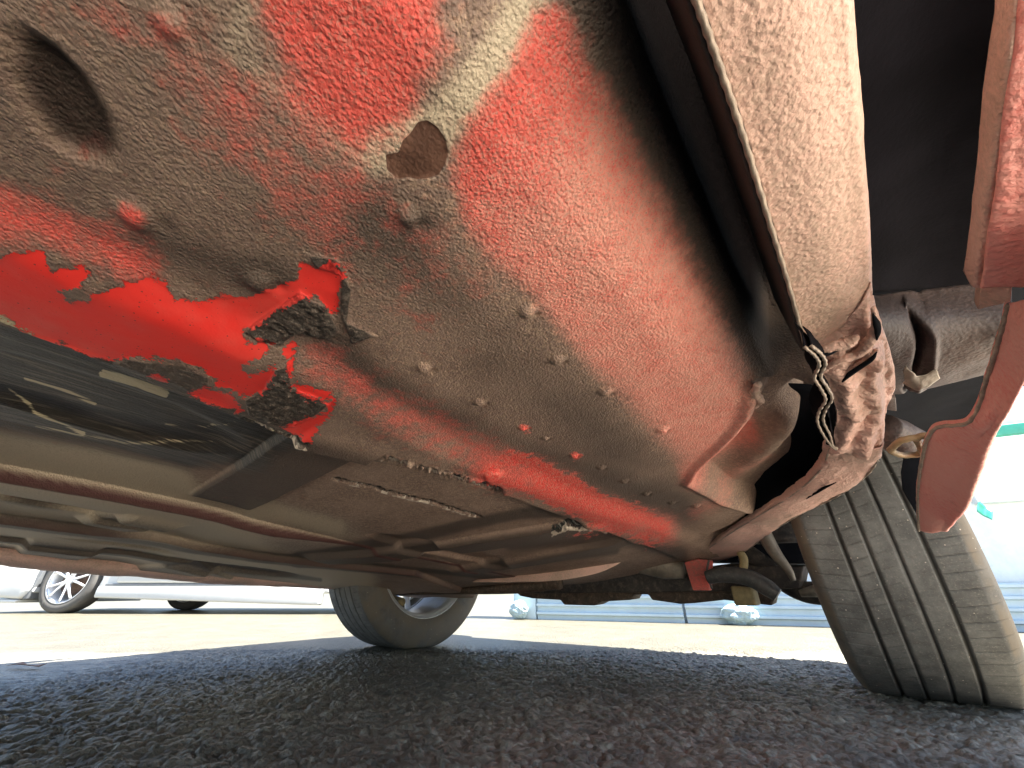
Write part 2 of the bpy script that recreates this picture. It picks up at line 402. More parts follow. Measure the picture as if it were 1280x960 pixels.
# --- lengthwise rails: a step down with a shaded side, then rising again
def rail(pts, h, wdt, hs=None):
    global Z
    P = np.array([on_floor(*q)[:2] for q in pts]); o = np.argsort(P[:, 1]); P = P[o]
    xl = np.interp(FY, P[:, 1], P[:, 0]); s = xl-FX; hh = h if hs is None else np.interp(FY, P[:, 1], np.array(hs)[o])*h
    Z -= hh*ss(s/.011+.5)*(1-ss(s/wdt)); return s
L1 = rail([(-250, 520), (0, 585), (120, 607), (240, 632), (350, 657), (445, 680)], .020, .30, [1, 1, 1, 1, 1, .2])
L2 = rail([(-250, 612), (0, 646), (120, 662), (190, 668), (330, 692), (400, 700), (520, 712), (640, 722)], .016, .30)
L3 = rail([(-200, 655), (0, 673), (160, 691), (240, 701), (400, 724), (480, 735)], .010, .2)
PF = np.stack([FX, FY, FX*0], -1).reshape(-1, 3)
dent = fbm(PF, 7, 3, 5.0).reshape(FX.shape); Z += dent*.004*ss((FX+.75)/.2)+dent*.0012
# --- scraped and flaked zones: real relief
def px_sd(poly): return seg_sd(bx, by, poly)
Zz = lambda L, ox=0, oy=300, k=.375: [(ox+a*k, oy+b*k) for a, b in L]
red_main = Zz([(-330, 30), (-260, 70), (-200, 20), (-120, 80), (-60, 60), (0, 50), (60, 10), (180, 0), (200, 40), (300, 55), (350, 85), (300, 105), (240, 125), (260, 155), (330, 160), (400, 110), (520, 110), (600, 170), (700, 190), (830, 185), (920, 160), (990, 130), (1000, 75), (1050, 90), (1100, 65), (1150, 120), (1135, 180), (1130, 260), (1090, 230), (1060, 180), (1000, 190), (930, 220), (870, 270), (820, 290), (840, 320), (910, 320), (930, 340), (880, 350), (820, 385), (840, 410), (930, 390), (920, 430), (890, 470), (830, 500), (780, 455), (740, 455), (700, 400), (640, 375), (540, 350), (430, 355), (400, 375), (330, 360), (260, 320), (200, 300), (120, 275), (60, 235), (-60, 190), (-150, 200), (-210, 140), (-300, 130)])
red_arm = Zz([(940, 345), (990, 320), (985, 430), (1060, 465), (1135, 490), (1110, 560), (1040, 635), (1000, 615), (955, 590), (1030, 555), (1085, 545), (1110, 505), (1010, 485), (970, 450), (968, 380)])
pink_strip = Zz([(640, 480), (700, 455), (780, 480), (830, 545), (800, 548), (720, 515)])
pink_spot = Zz([(265, 310), (330, 330), (420, 360), (400, 378), (330, 355)])
pink_dot = Zz([(510, 415), (540, 405), (580, 430), (530, 435)])
SR = np.maximum.reduce([px_sd(p) for p in (red_main, red_arm, pink_strip, pink_spot, pink_dot)])
low_red = [(598, 580), (625, 574), (640, 566), (662, 572), (700, 590), (760, 618), (800, 632), (838, 655), (828, 672), (808, 684), (800, 668), (785, 668), (800, 655), (770, 665), (740, 650), (700, 630), (670, 618), (640, 604), (620, 600)]
SL = px_sd(low_red)
low_holes = [(700, 655, 14, 4), (738, 662, 16, 4), (800, 655, 7, 4), (818, 668, 5, 4), (660, 600, 5, 3), (640, 590, 10, 6)]
for q in low_holes: SL = np.minimum(SL, (np.hypot((bx-q[0])/q[2], (by-q[1])/q[3])-1)*5)
chip = [(722, 662), (745, 668), (735, 672), (712, 664)]; SL = np.maximum(SL, px_sd(chip))
for q in [(657, 536), (720, 570)]: SL = np.maximum(SL, 6-np.hypot(bx-q[0], (by-q[1])*1.3))
crust = px_sd(Zz([(820, 290), (930, 220), (1000, 170), (1090, 220), (1130, 300), (1100, 330), (990, 310), (940, 340), (880, 325)]))
crust2 = px_sd(Zz([(830, 500), (890, 470), (930, 400), (970, 390), (985, 460), (1060, 490), (1105, 520), (1060, 555), (990, 595), (900, 580), (840, 555)]))
crust3 = px_sd([(385, 318), (420, 322), (440, 360), (435, 400), (470, 420), (440, 430), (425, 390), (425, 345), (395, 335)])
flake = px_sd(Zz([(400, 378), (440, 350), (640, 378), (715, 420), (715, 455), (640, 470), (560, 440)]))
crs = np.clip(np.maximum.reduce([ss(crust/8+.4), ss(crust2/6+.4), ss(crust3/10+.4)*.9, ss(flake/6+.4)*.5]), 0, 1)
fine = fbm(PF, 230, 4, 2.0, .6).reshape(FX.shape); mid = fbm(PF, 60, 3, 7.0).reshape(FX.shape)
Z += .0005*ss(SR/3+.5)-crs*(.002+.0028*fine)-.0005*mid
# ragged tears in the well edge
tearA = [(486, 572), (520, 582), (560, 592), (600, 602), (622, 610)]
tearB = [(418, 602), (450, 608), (490, 618), (540, 630), (575, 640), (600, 648)]
tearC = [(690, 660), (710, 652), (735, 655), (758, 665)]
tearD = [(308, 514), (335, 524), (362, 534), (388, 540)]
pxn = fine*3.0
dA = seg_sd(bx, by, tearA, False)+pxn*1.3; dB = seg_sd(bx, by, tearB, False)+pxn; dC = seg_sd(bx, by, tearC, False)+pxn; dD = seg_sd(bx, by, tearD, False)+pxn
Z += .010*ss((9.5-dA)/3)+.005*ss((2.6-dB)/2)+.006*ss((3-dC)/2)+.006*ss((3.0-dD)/2)
Z -= .003*np.exp(-((seg_sd(bx, by+8, tearA, False))/2.2)**2)*(1+fine*2)
# torn drain tab (grey stub in the red patch)
x_, y_, _ = on_floor(617, 588); Z -= .005*ss((.014-np.hypot(FX-x_, FY-y_))/.006)
# ---- stains, overspray, painted-in shade and glare, one value per vertex
def blob(L, soft):
    return ss(px_sd(L)/soft*.5+.5)
def spot(px, py, rx, ry=None, ang=0):
    ry = ry or rx; c, s = math.cos(R(ang)), math.sin(R(ang)); dx, dy = bx-px, by-py
    return np.exp(-(((dx*c+dy*s)/rx)**2+((-dx*s+dy*c)/ry)**2))
def stroke(pts, w_): return np.exp(-(seg_sd(bx, by, pts, False)/w_)**2)
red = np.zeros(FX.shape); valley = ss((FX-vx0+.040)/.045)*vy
def add(v, a):
    global red
    red = 1-(1-red)*(1-np.clip(v*a, 0, 1))
add(blob([(672, 45), (700, 42), (735, 90), (785, 180), (845, 290), (905, 410), (945, 500), (935, 560), (880, 600), (850, 575), (800, 520), (730, 440), (665, 350), (610, 300), (565, 225), (590, 160), (640, 95)], 32), .9)
add(stroke([(690, 60), (610, 170), (600, 260), (680, 350), (760, 440)], 26), .8)
add(blob([(290, -60), (560, -60), (555, 60), (530, 130), (500, 165), (440, 185), (400, 160), (360, 100)], 45), .95)
add(stroke([(-40, 255), (60, 275), (130, 300), (180, 330)], 30), .75)
add(stroke([(120, 170), (60, 230), (0, 240)], 20), .25)
add(spot(170, 262, 20, 15, 40), .95)
add(spot(290, 120, 120, 60, 40), .42); add(spot(330, 210, 110, 50, 30), .40); add(spot(400, 290, 60, 60), .30); add(spot(140, 30, 90, 35, 20), .35); add(spot(205, 30, 14, 26, -40), .6)
add(stroke([(440, 200), (540, 300), (600, 360)], 45), .28)
add(spot(500, 380, 70, 50, 30), .25)
add(stroke([(400, 450), (470, 500), (560, 545), (620, 580)], 30), .52)
add(stroke([(610, 590), (680, 598), (760, 640), (830, 660)], 20), .9)
add(stroke([(865, 595), (905, 580), (940, 560)], 17), .95); add(stroke([(870, 640), (920, 615), (965, 590)], 13), .45)
add(spot(820, 440, 60, 60), .2); 
add(ss((-L1+.03)/.02)*0, 1)
tan = np.clip(stroke([(-40, 560), (120, 590), (215, 612)], 20)*.95+stroke([(320, 632), (420, 660)], 12)*.5+stroke([(700, -40), (640, 60), (560, 150), (470, 190)], 34)*1.0+stroke([(330, -30), (290, 60), (420, 170)], 24)*.5+stroke([(120, 600), (440, 672)], 30)*.35+stroke([(0, 625), (300, 680)], 34)*.85+stroke([(0, 665), (300, 710), (450, 722)], 26)*.9+spot(40, 560, 200, 60, 10)*.3, 0, 1)  # tan tones; the strokes below the well paint in its glare
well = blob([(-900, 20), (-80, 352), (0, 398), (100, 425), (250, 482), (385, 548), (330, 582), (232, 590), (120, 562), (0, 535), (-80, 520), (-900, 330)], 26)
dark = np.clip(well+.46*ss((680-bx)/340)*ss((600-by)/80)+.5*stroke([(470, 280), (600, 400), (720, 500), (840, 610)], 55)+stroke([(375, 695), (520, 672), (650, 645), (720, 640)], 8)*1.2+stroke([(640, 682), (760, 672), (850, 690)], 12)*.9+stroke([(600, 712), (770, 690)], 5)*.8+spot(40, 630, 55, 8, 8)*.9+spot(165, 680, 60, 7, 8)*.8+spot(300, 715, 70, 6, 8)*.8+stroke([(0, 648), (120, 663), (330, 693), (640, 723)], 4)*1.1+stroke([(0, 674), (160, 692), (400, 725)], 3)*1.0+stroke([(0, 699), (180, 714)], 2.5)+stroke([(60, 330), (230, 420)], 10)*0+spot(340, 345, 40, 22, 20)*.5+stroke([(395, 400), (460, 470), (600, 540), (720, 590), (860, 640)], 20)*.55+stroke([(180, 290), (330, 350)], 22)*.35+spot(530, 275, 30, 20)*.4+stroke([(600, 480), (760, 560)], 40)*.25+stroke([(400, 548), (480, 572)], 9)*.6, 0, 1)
dark = np.maximum(dark, valley*1.3); dark = np.maximum(dark, rib1*1.15); dark = np.maximum(dark, np.clip(rib2+rib3*.7+rib5*.8+rib4*.8+rib6*.6, 0, 1)*1.1)  # valley term paints in the shade beside the sill flange
me_attr = {'pale': np.clip(blob([(600, 260), (760, 200), (960, 480), (930, 590), (830, 600), (660, 420)], 120)+.35*ss((bx-560)/200), 0, 1), 'recess_shade': np.maximum(ss((FX-vx0+.024)/.034)*vy*ss((.44-FY)/.12), ss((sh+.003)/.009)*.66), 'red': red, 'tan': tan, 'dark': dark, 'crust': crs, 'sharp': SR, 'lowred': SL, 'plug': sp*1000, 'well': well,  # includes black painted in for the shade of sill valley and access hole
           'tear': np.maximum.reduce([ss((9.5-dA)/3), ss((2.6-dB)/2), ss((3-dC)/2), ss((3-dD)/2)]),
           'ragged': np.maximum.reduce([np.exp(-((seg_sd(bx, by-7, tearA, False)+pxn*.6)/1.6)**2), np.exp(-((seg_sd(bx, by-3.5, tearB, False)+pxn*.6)/1.0)**2)*.7*(mid > -.1), np.exp(-((seg_sd(bx, by-3, tearC, False)+pxn*.6)/1.4)**2), np.exp(-((seg_sd(bx, by-4, tearD, False)+pxn*.6)/1.4)**2)*.8]),
           'scrape': np.clip(stroke([(120, 482), (165, 493), (200, 506)], 5)*1.6+stroke([(20, 490), (70, 505), (110, 520)], 3)*.8+stroke([(40, 540), (150, 560), (260, 565)], 3)*.6+stroke([(200, 545), (250, 550), (290, 540)], 3)*.6+stroke([(0, 500), (40, 525), (100, 548)], 2.5)*.8+stroke([(90, 425), (250, 480), (370, 540)], 4)*.45+stroke([(300, 535), (345, 548)], 3)*.7+stroke([(0, 378), (40, 398), (65, 415)], 6)*.9, 0, 1),
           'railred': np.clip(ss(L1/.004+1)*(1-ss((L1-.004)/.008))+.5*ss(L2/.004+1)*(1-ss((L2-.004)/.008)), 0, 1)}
Vf = np.stack([FX, FY, Z], -1).reshape(-1, 3)
# front end of the floor rolls upward
def mat_floor():
    k = NM('floor_pan_stone_guard'); A = {n: k.attr(n) for n in me_attr}
    h = peel(k, 1.45)
    sep = k.n('ShaderNodeSeparateXYZ'); k.l(k.co, sep.inputs[0])
    n1 = k.noise(220, 5, .7); n2 = k.noise(60, 5, .65); n3 = k.noise(11, 5, .6); grain = k.noise(700, 3, .6)
    base = k.mix(k.ramp(n3, .35, .65), (.215, .142, .110), (.315, .215, .165))
    base = k.mix(k.ramp(n1, .42, .68), base, (.45, .315, .22))
    base = k.mix(k.math('MULTIPLY', k.ramp(n2, .5, .7), .5), base, (.150, .098, .070))
    tn = k.math('ADD', A['tan'], k.math('MULTIPLY', k.math('SUBTRACT', n1, .5), .8))
    base = k.mix(k.ramp(tn, .15, .85), base, (.60, .49, .35))
    dk = k.math('ADD', A['dark'], k.math('MULTIPLY', k.math('SUBTRACT', n1, .5), .7))
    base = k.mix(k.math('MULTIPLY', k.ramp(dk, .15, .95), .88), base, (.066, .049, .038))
    rr = k.math('ADD', A['red'], k.math('ADD', k.math('MULTIPLY', k.math('SUBTRACT', n1, .5), .9), k.math('MULTIPLY', k.math('SUBTRACT', n2, .5), k.math('SUBTRACT', 1.3, A['pale']))))
    pink = k.mix(k.ramp(k.math('ADD', k.math('MULTIPLY', A['pale'], .28), k.math('ADD', k.math('MULTIPLY', n2, .5), k.math('MULTIPLY', grain, .8))), .60, 1.05), (.80, .085, .065), (.86, .38, .29))
    c = k.mix(k.math('MULTIPLY', k.ramp(rr, .14, 1.0), .90), base, pink)
    c = k.mix(k.math('MULTIPLY', k.ramp(grain, .50, .66), .35), c, (.20, .12, .09))
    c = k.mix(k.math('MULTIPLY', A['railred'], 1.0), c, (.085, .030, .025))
    # glossy scraped black in the well, streaked lengthwise
    st = k.noise(1, 6, .7, k.scaled((240, 12, 30))); st2 = k.noise(1, 5, .7, k.scaled((70, 5, 20)))
    wl = k.ramp(k.math('ADD', A['well'], k.math('MULTIPLY', k.math('SUBTRACT', st2, .5), .9)), .25, .75)
    blk = k.mix(k.ramp(st, .48, .70), (.036, .030, .024), (.17, .14, .105))
    c = k.mix(wl, c, blk)
    scf = k.ramp(k.math('ADD', A['scrape'], k.math('MULTIPLY', k.math('SUBTRACT', st, .5), 1.8)), .55, .8)
    c = k.mix(scf, c, (.62, .52, .33))
    crf = k.ramp(k.math('ADD', A['crust'], k.math('MULTIPLY', k.math('SUBTRACT', n1, .5), .5)), .3, .6)
    c = k.mix(crf, c, k.mix(k.ramp(n1, .48, .70), (.060, .046, .036), (.27, .21, .165)))
    # hard-edged bare red
    ed = k.math('MULTIPLY', k.math('ADD', k.math('MULTIPLY', k.math('SUBTRACT', n2, .5), 34), k.math('MULTIPLY', k.math('SUBTRACT', n1, .5), 26)), 1.0)
    sf = k.ramp(k.math('ADD', A['sharp'], ed), -.5, .9)
    fade = k.ramp(k.math('ADD', k.math('MULTIPLY', n3, .6), k.math('MULTIPLY', n2, .5)), .48, .85)
    rfull = k.mix(k.math('MULTIPLY', fade, .5), (.88, .040, .030), (.84, .16, .12))
    rfull = k.mix(k.ramp(k.math('MULTIPLY', k.voro(170), -1.0), -.10, -.05), rfull, (.06, .03, .025))
    c = k.mix(sf, c, rfull)
    lf = k.ramp(k.math('ADD', A['lowred'], ed), -2, 3)
    c = k.mix(k.math('MULTIPLY', k.ramp(k.math('ADD', A['recess_shade'], k.math('MULTIPLY', k.math('SUBTRACT', n1, .5), .4)), .05, .95), .98), c, (.009, .008, .009))
    c = k.mix(k.math('MULTIPLY', lf, .9), c, k.mix(k.ramp(n1, .4, .65), (.84, .06, .045), (.74, .22, .16)))
    # plug
    pf = k.ramp(A['plug'], -.15, .15); c = k.mix(pf, c, k.mix(k.ramp(n2, .4, .65), (.105, .052, .034), (.18, .092, .062)))
    c = k.mix(k.math('MULTIPLY', k.math('MULTIPLY', k.ramp(A['plug'], -1.3, -.9), k.math('SUBTRACT', 1.0, k.ramp(A['plug'], -.7, -.3))), k.math('MULTIPLY', k.ramp(n2, .45, .62), .6)), c, (.5, .42, .33))
    tf = A['tear']; c = k.mix(tf, c, k.mix(k.ramp(st, .52, .62), (.012, .013, .012), (.42, .40, .35)))
    c = k.mix(k.ramp(A['ragged'], .35, .6), c, (.62, .52, .42))
    specks = k.ramp(k.math('MULTIPLY', k.voro(300), -1.0), -.10, -.06)
    c = k.mix(k.math('MULTIPLY', specks, .6), c, (.05, .035, .03))
    rough = k.fmix(sf, .62, .55); rough = k.fmix(wl, rough, .42); rough = k.fmix(pf, rough, .45)
    amp = k.math('SUBTRACT', 1.0, k.math('ADD', k.math('MULTIPLY', sf, .93), k.math('ADD', k.math('MULTIPLY', wl, .75), k.math('MULTIPLY', pf, .7)), clamp=True))
    hh = k.math('ADD', k.math('MULTIPLY', h, amp), k.math('ADD', k.math('MULTIPLY', sf, -1.4), k.math('MULTIPLY', k.math('MULTIPLY', wl, st), 1.1)))
    hh = k.math('ADD', hh, k.math('MULTIPLY', k.math('MULTIPLY', crf, n1), 3.0))
    k.val(k.b.inputs['Specular IOR Level'], .5)
    SPEC = k.math('MULTIPLY', k.math('SUBTRACT', 1.0, A['recess_shade'], clamp=True), .5)
    k.done(c, rough, k.bump(hh, .0013, 1.0)); k.l(SPEC, k.b.inputs['Specular IOR Level']); return k.m
    return k.done(c, rough, k.bump(hh, .0015, 1.0))
M['floor'] = mat_floor()
FFc = grid_faces(len(fx), len(fy))
lipx = np.interp(Vf[:, 1], [.60, .75, 1.0, 1.3], [.02, -.04, -.16, -.28]); keep = ~((Vf[:, 0] > lipx) & (Vf[:, 1] > .62))
FFc = FFc[keep[FFc].all(1)]
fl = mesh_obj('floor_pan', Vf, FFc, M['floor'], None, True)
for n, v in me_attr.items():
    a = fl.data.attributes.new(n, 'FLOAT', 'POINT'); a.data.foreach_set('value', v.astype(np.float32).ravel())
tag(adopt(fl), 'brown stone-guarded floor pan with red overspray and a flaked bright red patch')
# dark interior of the access hole, drain plug disc edge
def fold_noise(a, s, seed=0.0, o=4):
    return lambda P, u, v: np.stack([fbm(P, s, o, seed), fbm(P, s, o, seed+31), fbm(P, s, o, seed+77)], -1)*a

# ---- far side sill rail
pA, pB = at_x(-60, 700, -1.66), at_x(470, 737, -1.66)
rows = []
for t in np.linspace(0, 1, 12):
    p = at_x(-160+640*t, float(np.interp(-160+640*t, [-160, 0, 100, 180, 240, 400, 480], [690, 706, 716, 720, 727, 735, 737])), -1.66)
    rows.append(p)
adopt(patch('far_sill_flange', [[(x, y, z+.06) for x, y, z in rows], [(x+.02, y, z+.02) for x, y, z in rows], [(x, y, z) for x, y, z in rows], [(x-.03, y, z+.004) for x, y, z in rows], [(x-.06, y, z+.06) for x, y, z in rows]], M['sill'], None, 20, 120, fold_noise(.004, 20)))

# ---- near sill box: underside sheet with hanging pinch flange on its inner edge
left = [(840, -90), (870, -4), (900, 82), (930, 172), (960, 270), (985, 352), (1008, 436)]
right = [(1052, -90), (1061, -4), (1068, 82), (1075, 172), (1082, 262), (1086, 330), (1088, 372)]
zs = .362
Lc = [at_z(*q, zs-.004) for q in left]; Rc = [at_z(*q, zs+.004) for q in right]
Mc = [tuple((np.array(a)+np.array(b))/2+np.array([0, 0, -.0035])) for a, b in zip(Lc, Rc)]
Mr = [tuple(np.array(a)*.15+np.array(b)*.85+np.array([0, 0, -.002])) for a, b in zip(Lc, Rc)]
Rr = [(p[0]+.003, p[1], p[2]+.012) for p in Rc]; Rtop = [(p[0]+.002, p[1], p[2]+.05) for p in Rc]
adopt(patch('sill_box', [Lc, Mc, Mr, Rc, Rr, Rtop], M['sill'], None, 60, 160, fold_noise(.0006, 60, 3), .0012))
Lh = [(p[0]-.0012, p[1], p[2]-.0008) for p in Lc]; Lt = [(p[0]-.006, p[1], p[2]+.055) for p in Lc]
adopt(patch('pinch_flange', [[(p[0]+.0009, p[1], p[2]-.0006) for p in Lc], Lh, [(p[0]-.0022, p[1], p[2]+.006) for p in Lh], Lt], M['flange'], None, 16, 120, fold_noise(.0003, 40, 8), .001))
tube('flange_bead', [(p[0]-.0003, p[1], p[2]-.0017) for p in Lc], .0013, M['edge'], None, 120, 8, .15); adopt(bpy.data.objects['flange_bead'])
# inner wall between sill and rocker panel, cavity shade put into its black
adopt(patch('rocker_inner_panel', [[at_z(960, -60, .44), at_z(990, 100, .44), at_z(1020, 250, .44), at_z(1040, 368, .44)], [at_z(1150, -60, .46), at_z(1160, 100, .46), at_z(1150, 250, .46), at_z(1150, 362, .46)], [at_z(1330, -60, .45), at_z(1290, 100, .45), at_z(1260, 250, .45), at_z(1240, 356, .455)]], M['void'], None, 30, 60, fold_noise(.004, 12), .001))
# ---- tube/box crossing behind crushed end
tA = [at_z(1078, 372, .42), at_z(1150, 362, .425), at_z(1262, 352, .42)]
tB = [at_z(1085, 400, .385), at_z(1165, 405, .385), at_z(1262, 392, .385)]
tC = [at_z(1100, 450, .37), at_z(1172, 450, .37), at_z(1245, 425, .37)]
tD = [at_z(1105, 492, .372), at_z(1150, 487, .374), at_z(1240, 464, .372)]
tE = [at_z(1110, 485, .395), at_z(1165, 478, .395), at_z(1238, 458, .395)]
def tubeD(P, u, v):
    d = fold_noise(.002, 40, 4)(P, u, v); g = np.exp(-((v-.36-.03*np.sin(u*7))/.035)**2)
    d[:, 2] += .016*g*ss(1.3-u)*ss(u*4)-.003*np.exp(-((v-.47)/.03)**2); return d
adopt(patch('cross_tube', [tA, tB, tC, tD, tE], M['tube'], None, 50, 80, tubeD, .0012))
# torn lip hanging under it
adopt(patch('torn_lip', [[at_z(1132, 458, .366), at_z(1150, 470, .362), at_z(1172, 462, .364)], [at_z(1130, 480, .362), at_z(1152, 487, .356), at_z(1176, 474, .360)]], M['tin'], None, 10, 30, fold_noise(.0025, 90, 2, 3), .0008))
# ---- crushed sill end (crumpled sheet)
def crumple(P, u, v):
    env = np.sin(np.pi*np.clip(v, 0, 1))**.4
    w1 = np.sin(v*15+3.0*u+2*fbm(P, 25, 2, 4)); w2 = np.abs(fbm(P, 55, 3, 11)); w3 = fbm(P, 130, 3, 6)
    d = np.zeros_like(P); d[:, 2] = (.0036*w1-.0085*w2+.0026*w3)*np.minimum(env, ss(u*6)); d[:, 0] = .003*fbm(P, 45, 3, 21)*env; d[:, 1] = .0035*fbm(P, 45, 3, 41)*env
    return d
cr1 = [[at_z(1006, 424, .361), at_z(1048, 408, .360), at_z(1073, 385, .360), at_z(1087, 352, .364)],
       [at_z(1018, 462, .350), at_z(1055, 450, .350), at_z(1085, 425, .352), at_z(1096, 392, .362)],
       [at_z(1038, 492, .346), at_z(1065, 480, .345), at_z(1095, 462, .352), at_z(1112, 440, .364)],
       [at_z(1046, 520, .342), at_z(1075, 510, .341), at_z(1100, 500, .350), at_z(1118, 482, .366)],
       [at_z(1040, 552, .338), at_z(1068, 545, .336), at_z(1095, 538, .340), at_z(1106, 508, .356)],
       [at_z(1036, 566, .338), at_z(1062, 568, .335), at_z(1090, 566, .336), at_z(1104, 545, .348)]]
adopt(tag(patch('crushed_sill_end', cr1, M['crush'], None, 150, 110, crumple, .0012), 'crumpled torn sill end with folded pinkish sheet metal'))
# folded creases standing proud
for i, (pts, r) in enumerate([([(1012, 446), (1035, 436), (1060, 428), (1072, 420)], .0042), ([(1022, 470), (1045, 452), (1075, 440), (1094, 412), (1092, 385)], .0034), ([(1040, 486), (1058, 466), (1080, 452), (1097, 436)], .0030)]):
    o = tube('crease', [at_z(*q, .347) for q in pts], [r*.3, r, r*1.1, r*.4], M['crush'], None, 40, 10, .1); adopt(o)
for pts in ([(1014, 452), (1030, 444), (1052, 436)], [(1048, 482), (1062, 468), (1088, 450), (1096, 440)], [(1091, 392), (1097, 410), (1096, 425)], [(1082, 512), (1092, 508), (1104, 510)]):
    adopt(tube('tear_slot', [at_z(*q, .3435) for q in pts], [.0004, .0020, .0018, .0004], M['liner'], None, 24, 8))
# wavy double flange hanging from the crush
def ribbon(name, pts, z, wd, mat, seed):
    top = [at_z(a, b, z+wd) for a, b in pts]; bot = [at_z(a, b, z) for a, b in pts]
    top = [(q[0], q[1], z+wd) for q in bot]
    return adopt(patch(name, [top, [(a[0]+.001, a[1], (a[2]+b[2])/2) for a, b in zip(top, bot)], bot], mat, None, 12, 120, fold_noise(.0012, 120, seed, 3), .0007))
wav = [(1006, 434), (1018, 444), (1024, 456), (1018, 472), (1026, 486), (1032, 500), (1024, 514), (1022, 528), (1030, 545), (1040, 558), (1046, 562)]
ribbon('wavy_flange', wav, .332, .020, M['void'], 1)
ribbon('wavy_flange', [(a+8, b-2) for a, b in wav[:7]]+[(1036, 520), (1040, 540), (1044, 556)], .333, .016, M['void'], 2)
for dx in (0, 8):
    P_ = [at_z(a+dx*(1 if i < 7 else .9 if i < 9 else .1), b-dx*.2, .3312) for i, (a, b) in enumerate(wav)]
    adopt(tube('flange_edge', P_, .0011, M['edge'], None, 120, 8, .25))
adopt(tube('weld_bead', [at_z(*q, .362) for q in [(948, 480), (943, 492), (950, 500), (941, 508), (944, 498)]], [.003, .0045, .004, .003, .001], M['sill'], None, 30, 8, .2))
# ---- pink lower lip running forward from the crush, under the bulkhead
upp = [(1037, 560, .345), (1024, 588, .343), (990, 618, .336), (945, 646, .325), (910, 668, .312), (880, 688, .294), (858, 697, .284)]
mdl = [(1072, 562, .338), (1052, 590, .338), (1012, 620, .330), (965, 650, .318), (930, 672, .306), (900, 688, .292), (868, 702, .280)]
low = [(1102, 556, .340), (1086, 590, .339), (1045, 620, .332), (1000, 642, .322), (958, 668, .311), (925, 692, .290), (880, 706, .278)]
lips = [[at_z(*q) for q in c] for c in (upp, mdl, low)]
adopt(tube('lip_edge', [(x, y, z-.001) for x, y, z in lips[2]], .0014, M['edge'], None, 120, 8, .3)); adopt(tube('lip_edge', [(x, y, z-.001) for x, y, z in lips[0]], .0012, M['edge'], None, 120, 8, .3))
back = [(x+.004, y+.01, z+.03) for x, y, z in lips[2]]
inn = [(x-.001, y-.001, z+.010) for x, y, z in lips[0]]
adopt(patch('bulkhead_lip', [inn]+lips+[back], M['crush'], None, 70, 160, lambda P, u, v: fold_noise(.0026, 35, 9)(P, u, v)+fold_noise(.0016, 110, 19)(P, u, v)+np.stack([0*u, 0*u, .003*np.sin(v*30+5*u)*(1-v)*np.sin(3.14*u)], -1), .0014))
adopt(tube('lip_dent', [at_z(1000, 628, .329), at_z(1020, 615, .330), at_z(1045, 603, .331)], [.0006, .003, .0006], M['void'], None, 16, 8))

# ---- dark sheet added as the shade in the gap between torque box and lip
adopt(patch('gap_shade_sheet', [[at_z(930, 480, .41), at_z(1000, 480, .41), at_z(1075, 490, .40)], [at_z(920, 560, .39), at_z(990, 560, .39), at_z(1068, 545, .375)], [at_z(915, 655, .352), at_z(975, 636, .354), at_z(1035, 600, .358)]], M['liner'], None, 20, 30, fold_noise(.002, 20), .001))
# ---- rocker/fender outer panel, right
out_in = [(1268, -60, .100), (1264, 20, .100), (1252, 110, .100), (1240, 200, .100), (1228, 290, .100), (1216, 358, .100)]
fr = []   # inner dark return flange
A1 = [at_x(*q) for q in out_in]; 
B1 = [at_x(px+14+7*(1-i/5), py, .104) for i, (px, py, _) in enumerate(out_in)]
adopt(patch('rocker_return', [[(p[0]+.001, p[1], p[2]+.012) for p in A1], A1, B1], M['crush'], None, 14, 80, fold_noise(.0008, 60), .001))
adopt(tube('rocker_edge', [at_x(px+16+8*(1-i/5), py, .104) for i, (px, py, _) in enumerate(out_in)], .0010, M['edge'], None, 90, 8, .2))
C1 = [at_x(px+24+8*(1-i/5), py, .105) for i, (px, py, _) in enumerate(out_in)]
D1 = [(p[0]+.045, p[1]+.01, p[2]-.010) for p in C1]; E1 = [(p[0]+.085, p[1], p[2]+.03) for p in D1]
adopt(patch('rocker_panel', [B1, C1, D1, E1], M['fender'], None, 40, 100, fold_noise(.0012, 30, 2), .0016))
foot = [at_x(*q) for q in [(1226, 360, .104), (1266, 356, .112), (1264, 378, .112), (1222, 388, .104)]]
adopt(slab('rocker_end_plate', foot, (.004, .01, .012), M['sill'], None, .0012))
# the fender's lower rear corner, a thick sheet following the outline of the panel
inner = [(1264, 378, .110), (1250, 425, .108), (1236, 470, .104), (1214, 525, .098), (1168, 536, .090), (1153, 575, .084), (1148, 620, .080), (1149, 663, .076)]
outer = [(1330, 330, .190), (1310, 400, .185), (1290, 450, .175), (1256, 520, .150), (1238, 556, .128), (1226, 590, .110), (1208, 634, .095), (1186, 661, .084)]
I = [at_y(q[0], q[1], y) for q, y in zip(inner, (.33, .37, .42, .47, .53, .62, .76, .92))]; O = [at_y(q[0], q[1], y) for q, y in zip(outer, (.25, .30, .36, .44, .50, .57, .68, .84))]
m1 = [tuple(np.array(a)*.65+np.array(b)*.35+np.array([0, 0, -.004])) for a, b in zip(I, O)]
m2 = [tuple(np.array(a)*.3+np.array(b)*.7+np.array([0, 0, -.003])) for a, b in zip(I, O)]
up_ = [(p[0]+.014, p[1]+.004, p[2]+.03) for p in O]
inr = [(p[0]+.0005, p[1]+.001, p[2]+.004) for p in I]
adopt(tag(patch('fender_corner', [inr, I, m1, m2, O, up_], M['fender'], None, 70, 130, fold_noise(.0012, 28, 5), .0015), 'lit red lower fender corner hanging in front of the tyre'))
adopt(tube('fender_edge', [(p[0]-.0008, p[1], p[2]-.0008) for p in I], .0016, M['edge'], None, 120, 8, .2))
